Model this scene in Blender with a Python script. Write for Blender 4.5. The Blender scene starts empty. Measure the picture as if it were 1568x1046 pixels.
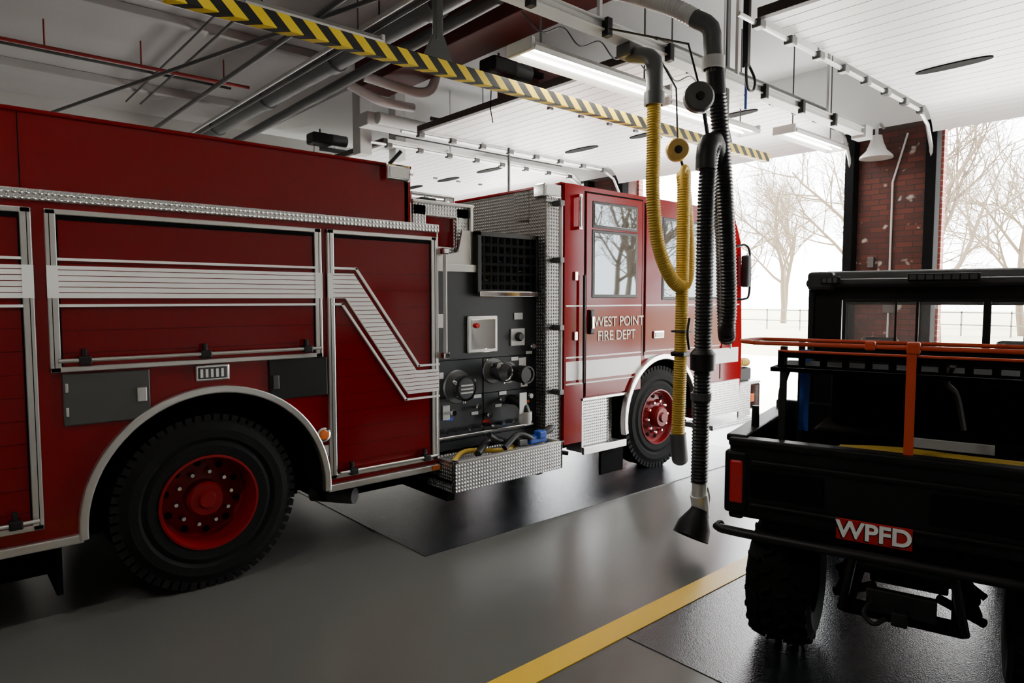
import bpy, math, random
from mathutils import Vector, Matrix
random.seed(7)
S=bpy.context.scene
COL=S.collection
# ------------------------------------------------------------------ materials
def nt(name):
    m=bpy.data.materials.new(name); m.use_nodes=True
    n=m.node_tree; b=n.nodes['Principled BSDF']; return m,n,b
def mk(name,col,rough=.5,metal=0,coat=0,bump=0,bscale=60,var=0,emit=None,es=0,spec=None):
    m,n,b=nt(name)
    b.inputs['Base Color'].default_value=(*col,1)
    b.inputs['Roughness'].default_value=rough
    b.inputs['Metallic'].default_value=metal
    if coat: b.inputs['Coat Weight'].default_value=coat; b.inputs['Coat Roughness'].default_value=.05
    if spec is not None: b.inputs['Specular IOR Level'].default_value=spec
    if emit: b.inputs['Emission Color'].default_value=(*emit,1); b.inputs['Emission Strength'].default_value=es
    L=n.links
    if bump or var:
        tc=n.nodes.new('ShaderNodeTexCoord'); no=n.nodes.new('ShaderNodeTexNoise')
        no.inputs['Scale'].default_value=bscale; no.inputs['Detail'].default_value=4
        L.new(tc.outputs['Object'],no.inputs['Vector'])
        if bump:
            bp=n.nodes.new('ShaderNodeBump'); bp.inputs['Strength'].default_value=bump; bp.inputs['Distance'].default_value=.01
            L.new(no.outputs['Fac'],bp.inputs['Height']); L.new(bp.outputs['Normal'],b.inputs['Normal'])
        if var:
            n2=n.nodes.new('ShaderNodeTexNoise'); n2.inputs['Scale'].default_value=.8; n2.inputs['Detail'].default_value=2
            L.new(tc.outputs['Object'],n2.inputs['Vector'])
            r=n.nodes.new('ShaderNodeMapRange'); r.inputs['To Min'].default_value=1-var; r.inputs['To Max'].default_value=1+var
            r.inputs['From Min'].default_value=.2; r.inputs['From Max'].default_value=.8
            L.new(n2.outputs['Fac'],r.inputs['Value'])
            h=n.nodes.new('ShaderNodeHueSaturation'); h.inputs['Color'].default_value=(*col,1)
            L.new(r.outputs['Result'],h.inputs['Value']); L.new(h.outputs['Color'],b.inputs['Base Color'])
    return m
def mth(n,op,a,b=None):
    x=n.nodes.new('ShaderNodeMath'); x.operation=op
    for i,v in enumerate([a,b]):
        if v is None: continue
        if isinstance(v,(int,float)): x.inputs[i].default_value=v
        else: n.links.new(v,x.inputs[i])
    return x.outputs[0]
def diamond(name,col=(.62,.62,.62),cell=.028,rough=.3):
    m,n,b=nt(name); L=n.links
    tc=n.nodes.new('ShaderNodeTexCoord'); sp=n.nodes.new('ShaderNodeSeparateXYZ'); L.new(tc.outputs['Object'],sp.inputs[0])
    ge=n.nodes.new('ShaderNodeNewGeometry'); sn=n.nodes.new('ShaderNodeSeparateXYZ'); L.new(ge.outputs['True Normal'],sn.inputs[0])
    nx=mth(n,'ABSOLUTE',sn.outputs[0]); nz=mth(n,'ABSOLUTE',sn.outputs[2])
    nx=mth(n,'GREATER_THAN',nx,.6); nz=mth(n,'GREATER_THAN',nz,.6)
    a=mth(n,'ADD',mth(n,'MULTIPLY',sp.outputs[0],mth(n,'SUBTRACT',1,nx)),mth(n,'MULTIPLY',sp.outputs[1],nx))
    c=mth(n,'ADD',mth(n,'MULTIPLY',sp.outputs[2],mth(n,'SUBTRACT',1,nz)),mth(n,'MULTIPLY',sp.outputs[1],nz))
    k=math.pi/cell
    s=mth(n,'MULTIPLY',mth(n,'SINE',mth(n,'MULTIPLY',mth(n,'ADD',a,c),k)),mth(n,'SINE',mth(n,'MULTIPLY',mth(n,'SUBTRACT',a,c),k)))
    s=mth(n,'MAXIMUM',s,0)
    bp=n.nodes.new('ShaderNodeBump'); bp.inputs['Strength'].default_value=1; bp.inputs['Distance'].default_value=.006
    L.new(s,bp.inputs['Height']); L.new(bp.outputs['Normal'],b.inputs['Normal'])
    b.inputs['Base Color'].default_value=(*col,1); b.inputs['Metallic'].default_value=.9; b.inputs['Roughness'].default_value=rough
    return m
def brick(name,c1,c2,mo):
    m,n,b=nt(name); L=n.links
    tc=n.nodes.new('ShaderNodeTexCoord'); sp=n.nodes.new('ShaderNodeSeparateXYZ'); L.new(tc.outputs['Object'],sp.inputs[0])
    cb=n.nodes.new('ShaderNodeCombineXYZ'); L.new(mth(n,'ADD',sp.outputs[0],sp.outputs[1]),cb.inputs[0]); L.new(sp.outputs[2],cb.inputs[1])
    br=n.nodes.new('ShaderNodeTexBrick'); L.new(cb.outputs[0],br.inputs['Vector'])
    br.inputs['Scale'].default_value=1; br.inputs['Brick Width'].default_value=.21; br.inputs['Row Height'].default_value=.072
    br.inputs['Mortar Size'].default_value=.006; br.inputs['Color1'].default_value=(*c1,1); br.inputs['Color2'].default_value=(*c2,1); br.inputs['Mortar'].default_value=(*mo,1)
    no=n.nodes.new('ShaderNodeTexNoise'); no.inputs['Scale'].default_value=5; L.new(cb.outputs[0],no.inputs['Vector'])
    mr=n.nodes.new('ShaderNodeMapRange'); mr.inputs['From Min'].default_value=.64; mr.inputs['From Max'].default_value=.70; L.new(no.outputs['Fac'],mr.inputs['Value'])
    mx=n.nodes.new('ShaderNodeMixRGB'); L.new(mr.outputs[0],mx.inputs[0]); L.new(br.outputs['Color'],mx.inputs[1]); mx.inputs[2].default_value=(.40,.37,.33,1)
    L.new(mx.outputs[0],b.inputs['Base Color']); b.inputs['Roughness'].default_value=.8
    bp=n.nodes.new('ShaderNodeBump'); bp.inputs['Strength'].default_value=.6; bp.inputs['Distance'].default_value=.01; bp.invert=True
    L.new(br.outputs['Fac'],bp.inputs['Height']); L.new(bp.outputs['Normal'],b.inputs['Normal'])
    return m
def stripe_mat(name,period,c1,c2,slope=1.):
    m,n,b=nt(name); L=n.links
    tc=n.nodes.new('ShaderNodeTexCoord'); sp=n.nodes.new('ShaderNodeSeparateXYZ'); L.new(tc.outputs['Object'],sp.inputs[0])
    v=mth(n,'ADD',sp.outputs[0],mth(n,'MULTIPLY',mth(n,'ADD',sp.outputs[2],sp.outputs[1]),slope))
    f=mth(n,'FRACT',mth(n,'DIVIDE',v,period)); g=mth(n,'GREATER_THAN',f,.5)
    mx=n.nodes.new('ShaderNodeMixRGB'); L.new(g,mx.inputs[0]); mx.inputs[1].default_value=(*c1,1); mx.inputs[2].default_value=(*c2,1)
    L.new(mx.outputs[0],b.inputs['Base Color']); b.inputs['Roughness'].default_value=.5
    return m
M={}
M['red']=mk('red_paint',(.165,.0012,.003),.10,0,0,spec=.34)
M['redcab']=mk('red_cab_paint',(.22,.0012,.004),.10,0,0,spec=.16)
M['redsh']=mk('red_shutter',(.145,.0012,.003),.14,0,0,spec=.3)
M['redwheel']=mk('red_wheel',(.20,.003,.005),.35,0,0,spec=.25)
M['alu']=mk('brushed_aluminium',(.72,.71,.69),.28,.9,bump=.03,bscale=200)
M['chrome']=mk('chrome',(.85,.85,.85),.08,1)
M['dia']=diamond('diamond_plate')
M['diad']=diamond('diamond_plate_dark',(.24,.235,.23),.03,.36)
M['white']=mk('white_vinyl',(.95,.95,.93),.3)
M['black']=mk('black_plastic',(.007,.007,.008),.45,spec=.35)
M['blackm']=mk('black_matte',(.0025,.0025,.003),.85,spec=.1)
M['panel']=mk('pump_panel_grey',(.014,.016,.019),.5,0,0,.25,400,spec=.3)
M['rubber']=mk('tyre_rubber',(.005,.005,.005),.75,bump=.15,bscale=120,spec=.18)
M['grey']=mk('grey_metal',(.10,.10,.10),.4,.6)
M['lgrey']=mk('light_grey_paint',(.55,.55,.54),.5)
M['galv']=mk('galvanised_steel',(.72,.73,.74),.35,.6,bump=.05,bscale=30)
M['glass']=mk('cab_glass',(.10,.11,.115),.02,.9)
M['amber']=mk('amber_lens',(.8,.16,.02),.2,0,1)
M['lens']=mk('clear_lens',(.75,.75,.73),.15,0,1,.3,80)
M['redlens']=mk('red_lens',(.5,.006,.008),.25,0,.3)
M['yhose']=mk('yellow_hose',(.55,.36,.035),.55)
M['bhose']=mk('black_hose',(.012,.013,.016),.36)
M['pipeg']=mk('grey_pvc',(.075,.078,.082),.4)
M['floor']=mk('epoxy_floor',(.13,.13,.122),.16,0,0,.09,260,.06,spec=.7)
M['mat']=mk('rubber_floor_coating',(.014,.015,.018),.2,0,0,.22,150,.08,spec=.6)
M['yline']=mk('yellow_floor_paint',(1.0,.60,.0),.35,0,0,.1,200,.03)
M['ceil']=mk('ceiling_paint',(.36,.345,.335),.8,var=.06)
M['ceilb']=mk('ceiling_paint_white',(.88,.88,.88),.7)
M['wall']=mk('wall_paint',(.38,.37,.35),.8,var=.06)
M['maroon']=mk('maroon_bounce_and_case',(.09,.014,.011),.6)  # red truck bounce on the ceiling as colour; also the heater case
M['brown']=mk('dark_brown_seal',(.03,.016,.013),.6)
M['doorw']=mk('white_door_panel',(.95,.955,.96),.4)
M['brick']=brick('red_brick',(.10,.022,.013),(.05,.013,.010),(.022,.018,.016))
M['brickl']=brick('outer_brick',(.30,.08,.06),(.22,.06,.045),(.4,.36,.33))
M['haz']=stripe_mat('hazard_stripe',.165,(.85,.60,.015),(.006,.006,.006),1.0)
M['orange']=mk('orange_coating',(.62,.06,.01),.45)
M['blue']=mk('blue_strap',(.012,.07,.40),.6)
M['utv']=mk('utv_black_plastic',(.005,.005,.0055),.45,bump=.2,bscale=300,spec=.22)
M['utvroof']=mk('utv_roof_plastic',(.032,.034,.036),.38)
M['gold']=mk('lettering_cream',(.95,.9,.74),.5)
M['tube']=mk('fluorescent_tube',(1,1,1),.5,emit=(1,.97,.9),es=22)
M['warm']=mk('fluorescent_tube_warm',(1,1,1),.5,emit=(1,.93,.5),es=22)
M['concrete']=mk('outside_concrete',(.80,.79,.76),.8,var=.04)
M['grass']=mk('outside_grass',(.40,.385,.25),.9,var=.1)
M['bark']=mk('tree_bark',(.13,.095,.062),.9)
M['pole']=mk('fence_dark',(.13,.13,.12),.7)
M['sheet']=mk('paper_label',(.7,.7,.68),.6)
M['brass']=mk('brass',(.5,.33,.1),.35,.8)
M['redpipe']=mk('red_pipe',(.22,.012,.012),.4)
m,n,b=nt('clear_glass'); b.inputs['Base Color'].default_value=(.9,.9,.9,1); b.inputs['Roughness'].default_value=.02; b.inputs['Alpha'].default_value=.12
M['clear']=m
# ------------------------------------------------------------------ builders
def group(name,loc=(0,0,0),rz=0):
    e=bpy.data.objects.new(name,None); e.empty_display_size=.2; COL.objects.link(e)
    e.location=loc; e.rotation_euler=(0,0,rz); e['off']=0 if rz else 1
    return e
def add(name,verts,faces,mat,par=None,smooth=False,bev=0,ang=35):
    me=bpy.data.meshes.new(name); me.from_pydata([tuple(v) for v in verts],[],faces); me.update()
    if mat: me.materials.append(M[mat] if isinstance(mat,str) else mat)
    o=bpy.data.objects.new(name,me); COL.objects.link(o)
    if smooth:
        for p in me.polygons: p.use_smooth=True
        me.set_sharp_from_angle(angle=math.radians(ang))
    if bev:
        b=o.modifiers.new('b','BEVEL'); b.width=bev; b.segments=2; b.limit_method='ANGLE'
    attach(o,par); return o
def attach(o,par):
    if par:
        o.parent=par
        if par['off']: o.matrix_parent_inverse=Matrix.Translation(par.location).inverted()
BF=[(0,3,2,1),(4,5,6,7),(0,1,5,4),(1,2,6,5),(2,3,7,6),(3,0,4,7)]
def boxes(par,name,bl,mat,bev=0):
    V=[];Fc=[]
    for (x0,x1,y0,y1,z0,z1) in bl:
        k=len(V)
        V+=[(x0,y0,z0),(x1,y0,z0),(x1,y1,z0),(x0,y1,z0),(x0,y0,z1),(x1,y0,z1),(x1,y1,z1),(x0,y1,z1)]
        Fc+=[tuple(i+k for i in f) for f in BF]
    return add(name,V,Fc,mat,par,False,bev)
def box(par,name,x0,x1,y0,y1,z0,z1,mat,bev=0): return boxes(par,name,[(x0,x1,y0,y1,z0,z1)],mat,bev)
def prism(par,name,out,a0,a1,mat,axis='Y',bev=0):
    def P(p,a): return {'Y':(p[0],a,p[1]),'X':(a,p[0],p[1]),'Z':(p[0],p[1],a)}[axis]
    n=len(out); V=[P(p,a0) for p in out]+[P(p,a1) for p in out]
    Fc=[tuple(range(n)),tuple(range(2*n-1,n-1,-1))]+[(i,i+n,(i+1)%n+n,(i+1)%n) for i in range(n)]
    o=add(name,V,Fc,mat,par,False,bev)
    import bmesh
    bm=bmesh.new(); bm.from_mesh(o.data); bmesh.ops.recalc_face_normals(bm,faces=bm.faces); bm.to_mesh(o.data); bm.free()
    return o
def lathe(par,name,prof,c,axis,mat,seg=48,ang=30):
    ax=Vector(axis).normalized(); t=Vector((0,0,1)) if abs(ax.z)<.9 else Vector((1,0,0))
    u=ax.cross(t).normalized(); w=ax.cross(u); c=Vector(c); V=[];Fc=[]
    for r,a in prof:
        for i in range(seg):
            th=2*math.pi*i/seg; V.append(c+ax*a+u*(r*math.cos(th))+w*(r*math.sin(th)))
    for j in range(len(prof)-1):
        for i in range(seg):
            a=j*seg+i;b2=j*seg+(i+1)%seg; Fc.append((a,b2,b2+seg,a+seg))
    return add(name,V,Fc,mat,par,True,0,ang)
def spline(pts,step):
    P=[Vector(p) for p in pts]; P=[P[0]*2-P[1]]+P+[P[-1]*2-P[-2]]; d=[]
    for i in range(1,len(P)-2):
        for k in range(24):
            t=k/24; a,b,c,e=P[i-1],P[i],P[i+1],P[i+2]
            d.append(.5*((2*b)+(c-a)*t+(2*a-5*b+4*c-e)*t*t+(3*b-a-3*c+e)*t**3))
    d.append(P[-2]); out=[d[0]]; acc=0
    for i in range(1,len(d)):
        seg=(d[i]-d[i-1]); L=seg.length
        while L>0 and acc+L>=step:
            q=(step-acc)/L; np_=d[i-1]+(d[i]-d[i-1])*q; out.append(np_)
            d[i-1]=np_; L=(d[i]-np_).length; acc=0
        acc+=L
    if (out[-1]-d[-1]).length>step*.2: out.append(d[-1])
    return out
def sweep(par,name,path,rf,mat,seg=12,cap=True):
    V=[];Fc=[]; n=len(path); T=(path[1]-path[0]).normalized()
    u=T.orthogonal().normalized()
    for i,p in enumerate(path):
        T2=(path[min(i+1,n-1)]-path[max(i-1,0)]).normalized()
        u=(u-T2*u.dot(T2)).normalized(); w=T2.cross(u); r=rf(i)
        for k in range(seg):
            th=2*math.pi*k/seg; V.append(p+u*(r*math.cos(th))+w*(r*math.sin(th)))
    for i in range(n-1):
        for k in range(seg):
            a=i*seg+k;b2=i*seg+(k+1)%seg; Fc.append((a,b2,b2+seg,a+seg))
    if cap: Fc+=[tuple(range(seg-1,-1,-1)),tuple(range((n-1)*seg,n*seg))]
    return add(name,V,Fc,mat,par,True,0,50)
def pipe(par,name,pts,r,mat,seg=12,curve=False):
    if curve: path=spline(pts,max(r*.8,.015))
    else: path=[Vector(p) for p in pts]
    return sweep(par,name,path,lambda i:r,mat,seg)
def hose(par,name,pts,r,mat,pitch=.016):
    path=spline(pts,pitch/2); return sweep(par,name,path,lambda i:r if i%2 else r*.86,mat,14)
def text(par,name,s,loc,size,mat,ext=.002,sx=1,off=.012):
    c=bpy.data.curves.new(name,'FONT'); c.body=s; c.size=size; c.extrude=ext; c.align_x='CENTER'; c.align_y='CENTER'; c.offset=size*off
    o=bpy.data.objects.new(name,c); COL.objects.link(o)
    o.location=loc; o.rotation_euler=(math.pi/2,0,0); o.scale=(sx,1,1); c.materials.append(M[mat]); attach(o,par); return o
def arc(cx,cz,r,a0,a1,n=24):
    return [(cx+r*math.cos(math.radians(a0+(a1-a0)*i/n)),cz+r*math.sin(math.radians(a0+(a1-a0)*i/n))) for i in range(n+1)]
def ring(par,name,cx,cz,r0,r1,a0,a1,y0,y1,mat,n=32,bev=0):
    return prism(par,name,arc(cx,cz,r1,a0,a1,n)+arc(cx,cz,r0,a1,a0,n),y0,y1,mat,'Y',bev)

# ------------------------------------------------------------------ room
DX=9.6; WT=.38; HZ=3.98; CZ=5.0
g=group('floor'); box(g,'slab',-4.5,DX+.2,-2.6,13.2,-.2,0,'floor')
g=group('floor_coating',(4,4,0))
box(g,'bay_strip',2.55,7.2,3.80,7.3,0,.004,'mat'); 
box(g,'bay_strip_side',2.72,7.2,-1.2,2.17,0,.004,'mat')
g=group('floor_line_yellow'); box(g,'paint',-1.5,9.5,2.18,2.33,0,.005,'yline')
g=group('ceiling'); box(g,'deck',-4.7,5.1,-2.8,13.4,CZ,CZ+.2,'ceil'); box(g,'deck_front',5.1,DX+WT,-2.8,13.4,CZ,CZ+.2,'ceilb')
g=group('ceiling_red_bounce',(4.7,5,4.7))
boxes(g,'beam',[(4.45,4.95,3.9,8.2,4.55,CZ)],'maroon',.01)  # added strip; its maroon stands in for red light bounced off the truck
g=group('trim_2',(2,11,4.9))
boxes(g,'joists',[(-4.5,4.4,11.3,11.42,CZ-.12,CZ),(-4.5,4.4,8.4,8.5,CZ-.1,CZ)],'ceil',.01)
g=group('wall_left'); box(g,'face',-4.7,DX+WT,13.2,13.4,0,CZ,'wall')
g=group('wall_right'); box(g,'face',-4.7,DX+WT,-2.8,-2.6,0,CZ,'wall')
g=group('wall_back'); box(g,'face',-4.7,-4.5,-2.8,13.4,0,CZ,'wall')
g=group('wall_front')
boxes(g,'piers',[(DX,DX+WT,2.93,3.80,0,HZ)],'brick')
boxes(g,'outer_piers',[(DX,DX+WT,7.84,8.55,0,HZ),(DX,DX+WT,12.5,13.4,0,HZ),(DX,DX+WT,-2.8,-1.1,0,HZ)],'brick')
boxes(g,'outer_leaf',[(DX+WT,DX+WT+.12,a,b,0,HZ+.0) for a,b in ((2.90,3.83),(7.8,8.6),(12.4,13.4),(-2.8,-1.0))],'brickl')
box(g,'header',DX,DX+WT,-2.8,13.4,HZ+.05,CZ,'ceilb')
box(g,'header_lintel',DX,DX+WT,-2.8,13.4,HZ,HZ+.05,'brown')
doors=[(-1.1,2.93),(3.80,7.84),(8.55,12.5)]
def overhead_door(a,b):
    g=group('door_%d'%(doors.index((a,b))+1),(7,(a+b)/2,4))
    a2=a+.08;b2=b-.08; z=4.06
    n=7; x0=5.2; x1=8.98; w=(x1-x0)/n
    for i in range(n):
        boxes(g,'section_%d'%i,[(x0+i*w+.004,x0+(i+1)*w-.004,a2,b2,z,z+.045)],'doorw',.003)
        boxes(g,'ribs_%d'%i,[(x0+(i+q)*w-.002,x0+(i+q)*w+.002,a2,b2,z-.0025,z) for q in (.33,.66)],'doorw')
    pr=arc(8.98,z-.40+.02,.40,90,20,8); pr=[(p[0],p[1]) for p in pr]
    out=pr+[(p[0]+.0,p[1]+.045) for p in reversed(pr)]
    prism(g,'curved_section',out,a2,b2,'doorw')
    box(g,'bottom_seal',x0-.07,x0,a2,b2,z-.03,z+.05,'brown',.005)
    xc=7.66; cnt=3
    for k in range(cnt):
        yc=b-.75-(b-a-1.5)*k/(cnt-1); pts=[]
        for q in range(32):
            t=2*math.pi*q/32; c,s=math.cos(t),math.sin(t)
            pts.append((xc+.085*math.copysign(abs(s)**.8,s),yc+.33*math.copysign(abs(c)**.9,c)))
        prism(g,'window_oval_%d'%k,pts,z-.012,z,'blackm','Z')
    boxes(g,'hinges',[(x0+i*w-.04,x0+i*w+.04,yy-.02,yy+.02,z-.03,z) for i in range(1,n) for yy in ((a+b)/2,)],'grey',.006)
    for s,yy in ((0,a+.05),(1,b-.05)):
        pts=[(x0-.3,yy,z-.05),(8.95,yy,z-.05),(9.25,yy,z-.17),(9.42,yy,z-.42),(9.5,yy,z-.8),(9.5,yy,.02)]
        sweep(g,'track_%d'%s,[Vector(p) for p in pts],lambda i:.022,'galv',6)
        boxes(g,'rollers_%d'%s,[(x0+i*w-.05,x0+i*w+.05,yy-.05 if s else yy-.03,yy+.03 if s else yy+.05,z-.09,z-.02) for i in range(n+1)],'grey',.01)
        pipe(g,'hangers_%d'%s,[(x0+1.1,yy,z-.05),(x0+1.1,yy,CZ)],.012,'galv',6)
        boxes(g,'jamb_%d'%s,[(9.42,9.6,yy-.06,yy+.06,0,HZ)],'blackm',.01)
        pipe(g,'spring_%d'%s,[(x0+.1,yy+(-.12 if s else .12),z+.16),(8.9,yy+(-.12 if s else .12),z+.16)],.03,'grey',8)
for d in doors: overhead_door(*d)

g=group('wall_lamp',(9.4,3.5,3.8))
lathe(g,'shade',[(.02,.20),(.06,.19),(.08,.10),(.12,.0),(.19,-.07),(.20,-.10),(.17,-.09),(.0,.03)],(9.38,3.5,3.70),(0,0,1),'lgrey',32)
pipe(g,'arm',[(9.6,3.5,4.02),(9.45,3.5,4.06),(9.38,3.5,4.0),(9.38,3.5,3.88)],.02,'lgrey',8,True)
g=group('electrical_conduit',(9.55,3.3,2))
pipe(g,'run',[(9.575,3.36,0.1),(9.575,3.36,3.3),(9.575,3.2,3.9)],.013,'lgrey',8)
boxes(g,'box',[(9.54,9.598,3.28,3.42,1.6,1.8),(9.54,9.598,3.55,3.63,2.2,2.34)],'grey',.005)

# ------------------------------------------------------------------ ceiling services
g=group('duct_pipe',(3.8,9,4.6))
pipe(g,'main',[(3.72,12.9,4.55),(3.86,4.4,4.62)],.12,'pipeg',20)
for i,y in enumerate((5.5,7.5,9.5,11.5)): lathe(g,'coupling_%d'%i,[(.12,-.08),(.14,-.08),(.14,.08),(.12,.08)],(3.84-.0165*(y-5.5),y,4.61-.0082*(y-5.5)),(0,1,0),'pipeg',20)
pipe(g,'hanger',[(3.83,6.5,4.7),(3.83,6.5,5.0)],.01,'grey',6)
g=group('drain_pipe',(4.2,9,4.6))
pipe(g,'main',[(4.12,12.8,4.42),(4.16,4.9,4.58)],.065,'pipeg',16)
pipe(g,'branch',[(5.1,7.8,4.35),(4.6,7.8,4.35),(4.2,7.9,4.5)],.06,'lgrey',16,True)
pipe(g,'elbow',[(5.05,7.2,4.96),(5.05,7.2,4.6),(4.9,7.3,4.40),(4.2,7.5,4.5)],.06,'lgrey',16,True)
g=group('sprinkler_pipe',(2,9.4,4.8))
pipe(g,'main',[(-4.4,9.55,4.66),(3.5,9.4,4.66)],.022,'redpipe',8)
for i in range(4): pipe(g,'drop_%d'%i,[(.2+i*1.0,9.5,4.66),(.2+i*1.0,9.5,4.99)],.01,'redpipe',6)
g=group('conduit_bent',(2,9,4.8))
pipe(g,'a',[(-1,7.0,4.88),(2.2,7.0,4.88),(2.6,7.05,4.88),(2.75,7.4,4.88),(2.75,12,4.86)],.016,'grey',8,True)
pipe(g,'a2',[(-1,7.12,4.88),(2.0,7.12,4.88),(2.4,7.2,4.88),(2.55,7.6,4.88),(2.55,12,4.86)],.014,'grey',8,True)
g=group('conduit_run',(2.5,9,4.4))
pipe(g,'b',[(1.0,12.8,4.3),(3.3,5.2,4.50)],.022,'grey',8)
g=group('conduit_run',(3,9,4.4))
pipe(g,'c',[(2.7,12.8,4.3),(2.95,4.6,4.45)],.028,'grey',8)
pipe(g,'c2',[(3.2,12.8,4.3),(3.42,4.6,4.47)],.022,'lgrey',8)
pipe(g,'c3',[(3.32,12.8,4.3),(3.54,4.6,4.47)],.016,'grey',8)
g=group('conduit_straight',(0,7.8,4.9))
pipe(g,'e',[(-4,8.0,4.94),(3.6,8.0,4.94)],.015,'lgrey',8)
pipe(g,'f',[(-4,10.4,4.9),(3.6,10.4,4.9)],.02,'grey',8)
g=group('air_duct_white',(5,9,4.4))
boxes(g,'risers',[(4.9,5.1,8.9,9.12,3.9,4.99),(5.5,5.68,8.9,9.1,3.9,4.99)],'lgrey',.01)
box(g,'header_duct',4.6,9.4,8.15,8.4,4.12,4.3,'lgrey',.01)
pipe(g,'trunk',[(4.7,8.05,4.2),(9.4,8.05,4.15)],.08,'lgrey',16)
g=group('unit_heater',(6.2,6.6,4.6))
box(g,'case',5.9,6.5,6.2,7.0,4.35,4.8,'maroon',.02)
boxes(g,'bracket',[(5.4,5.45,6.1,6.16,4.2,4.98),(5.4,5.9,6.1,6.16,4.5,4.56)],'blackm')
def door_motor(x,y):
    g=group('door_operator',(x,y,4.4))
    box(g,'case',x-.18,x+.18,y-.14,y+.14,4.28,4.46,'black',.03)
    lathe(g,'motor',[(0,0),(.09,0),(.09,.28),(0,.28)],(x+.18,y,4.4),(1,0,0),'grey',20)
    boxes(g,'rail',[(x,9.5,y-.03,y+.03,4.2,4.26)],'grey')
    pipe(g,'hang',[(x,y,4.44),(x,y,4.54)],.015,'grey',6)
    pipe(g,'cord',[(x-.1,y,4.3),(x-.12,y,3.9),(x-.1,y-.02,3.75)],.006,'blackm',5)
door_motor(5.0,5.9); door_motor(5.0,10.4); door_motor(5.0,1.0)

g=group('hazard_striped_beam',(4,4,3.4))
box(g,'beam',1.05,7.5,3.965,4.045,3.375,3.47,'haz',.004)
for i,x in enumerate((2.83,6.6)):
    prism(g,'bracket_%d'%i,[(x-.12,3.47),(x+.12,3.47),(x+.04,3.64),(x-.04,3.64)],3.985,4.025,'grey')
    boxes(g,'hanger_%d'%i,[(x-.03,x+.03,3.98,4.03,3.6,CZ)],'grey',.005)
g=group('hazard_striped_bar',(6,7.9,3.1))
box(g,'beam',5.2,7.5,7.88,7.95,3.05,3.14,'haz'); 
boxes(g,'hangers',[(6.9,6.93,7.9,7.93,3.1,CZ)],'grey')

g=group('exhaust_hose_rail',(6,3.54,3.9))
boxes(g,'channel',[(1.2,9.05,3.50,3.58,3.84,3.90),(1.2,9.05,3.47,3.61,3.90,3.912),(1.2,9.05,3.47,3.61,3.825,3.84)],'lgrey',.003)
boxes(g,'end_block',[(8.9,9.12,3.45,3.63,3.79,3.95)],'lgrey',.01)
boxes(g,'hangers',[(x,x+.03,3.52,3.55,3.9,CZ) for x in (2,4,6,8)],'galv')
boxes(g,'clips',[(2.4+.8*i,2.46+.8*i,3.44,3.5,3.78,3.92) for i in range(8)],'black',.005)
pts=[]
for i in range(6):
    x=3.3+i*.42; pts+=[(x,3.64,3.82),(x+.21,3.66,3.74)]
pipe(g,'draped_cable',pts,.006,'black',5,True)

def fixture(name,x0,x1,yc,z,mat='tube',power=25,chain=True,w=.14):
    g=group(name,((x0+x1)/2,yc,z))
    prism(g,'housing',[(yc-w,z),(yc-w-.02,z+.03),(yc-w*.5,z+.10),(yc+w*.5,z+.10),(yc+w+.02,z+.03),(yc+w,z),(yc+w-.015,z+.012),(yc+w*.45,z+.08),(yc-w*.45,z+.08),(yc-w+.015,z+.012)],x0,x1,'lgrey','X')
    boxes(g,'end_caps',[(x0-.03,x0+.01,yc-w,yc+w,z,z+.10),(x1-.01,x1+.03,yc-w,yc+w,z,z+.10)],'lgrey',.01)
    for k in (-.06,.06): pipe(g,'tube',[(x0+.04,yc+k,z+.035),(x1-.04,yc+k,z+.035)],.014,mat,8)
    if chain: boxes(g,'hang',[(x,x+.012,yc,yc+.012,z+.1,CZ) for x in (x0+.2,x1-.2)],'grey')
    l=bpy.data.lights.new(name+'_lamp','AREA'); l.shape='RECTANGLE'; l.size=x1-x0-.1; l.size_y=.1; l.energy=power; l.color=(1,.96,.88)
    o=bpy.data.objects.new('lamp',l); COL.objects.link(o); o.location=((x0+x1)/2,yc,z+.015); attach(o,g)
fixture('unseen_fill_fixture',3.5,5.2,3.86,3.63,power=16)
fixture('unseen_fill_fixture',5.9,7.7,4.35,3.78,power=18)
fixture('unseen_fill_fixture',7.85,9.3,3.97,3.75,power=14)
fixture('unseen_fill_fixture',2.2,3.55,6.1,4.3,'warm',28)
fixture('unseen_fill_fixture',-1.6,.2,2.2,4.2,power=36)  # unseen fixture, added on the camera side as fill light
fixture('unseen_fill_fixture',-1.4,.4,10.2,4.0,power=30)  # added fill light, out of view to the left

# ---- yellow hose drop
g=group('yellow_exhaust_hose',(4.6,3.3,2.5)); Y=3.3
pipe(g,'drop_pipe',[(4.40,3.54,3.76),(4.40,3.5,3.74),(4.40,3.32,3.66),(4.40,Y,3.5),(4.40,Y,3.34)],.066,'pipeg',16,True)
boxes(g,'trolley',[(4.3,4.5,3.47,3.61,3.72,3.82)],'grey',.01)
lathe(g,'cuff',[(.068,0),(.08,0),(.08,-.10),(.066,-.10)],(4.40,Y,3.40),(0,0,1),'pipeg',20)
hose(g,'hose',[(4.40,Y,3.34),(4.40,Y,2.95),(4.40,Y,2.6),(4.46,Y-.01,2.22),(4.60,Y-.03,1.97),(4.76,Y-.03,1.885),(4.89,Y,1.98),(4.93,Y+.02,2.2),(4.90,Y+.03,2.55),(4.86,Y+.03,2.76),(4.81,Y,2.80),(4.79,Y-.02,2.7),(4.79,Y-.02,2.2),(4.785,Y-.02,1.4),(4.79,Y,.62)],.058,'yhose',.02)
pipe(g,'nozzle',[(4.79,Y,.64),(4.80,Y,.56),(4.83,Y+.01,.46),(4.87,Y+.03,.40)],.07,'pipeg',16,True)
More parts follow.
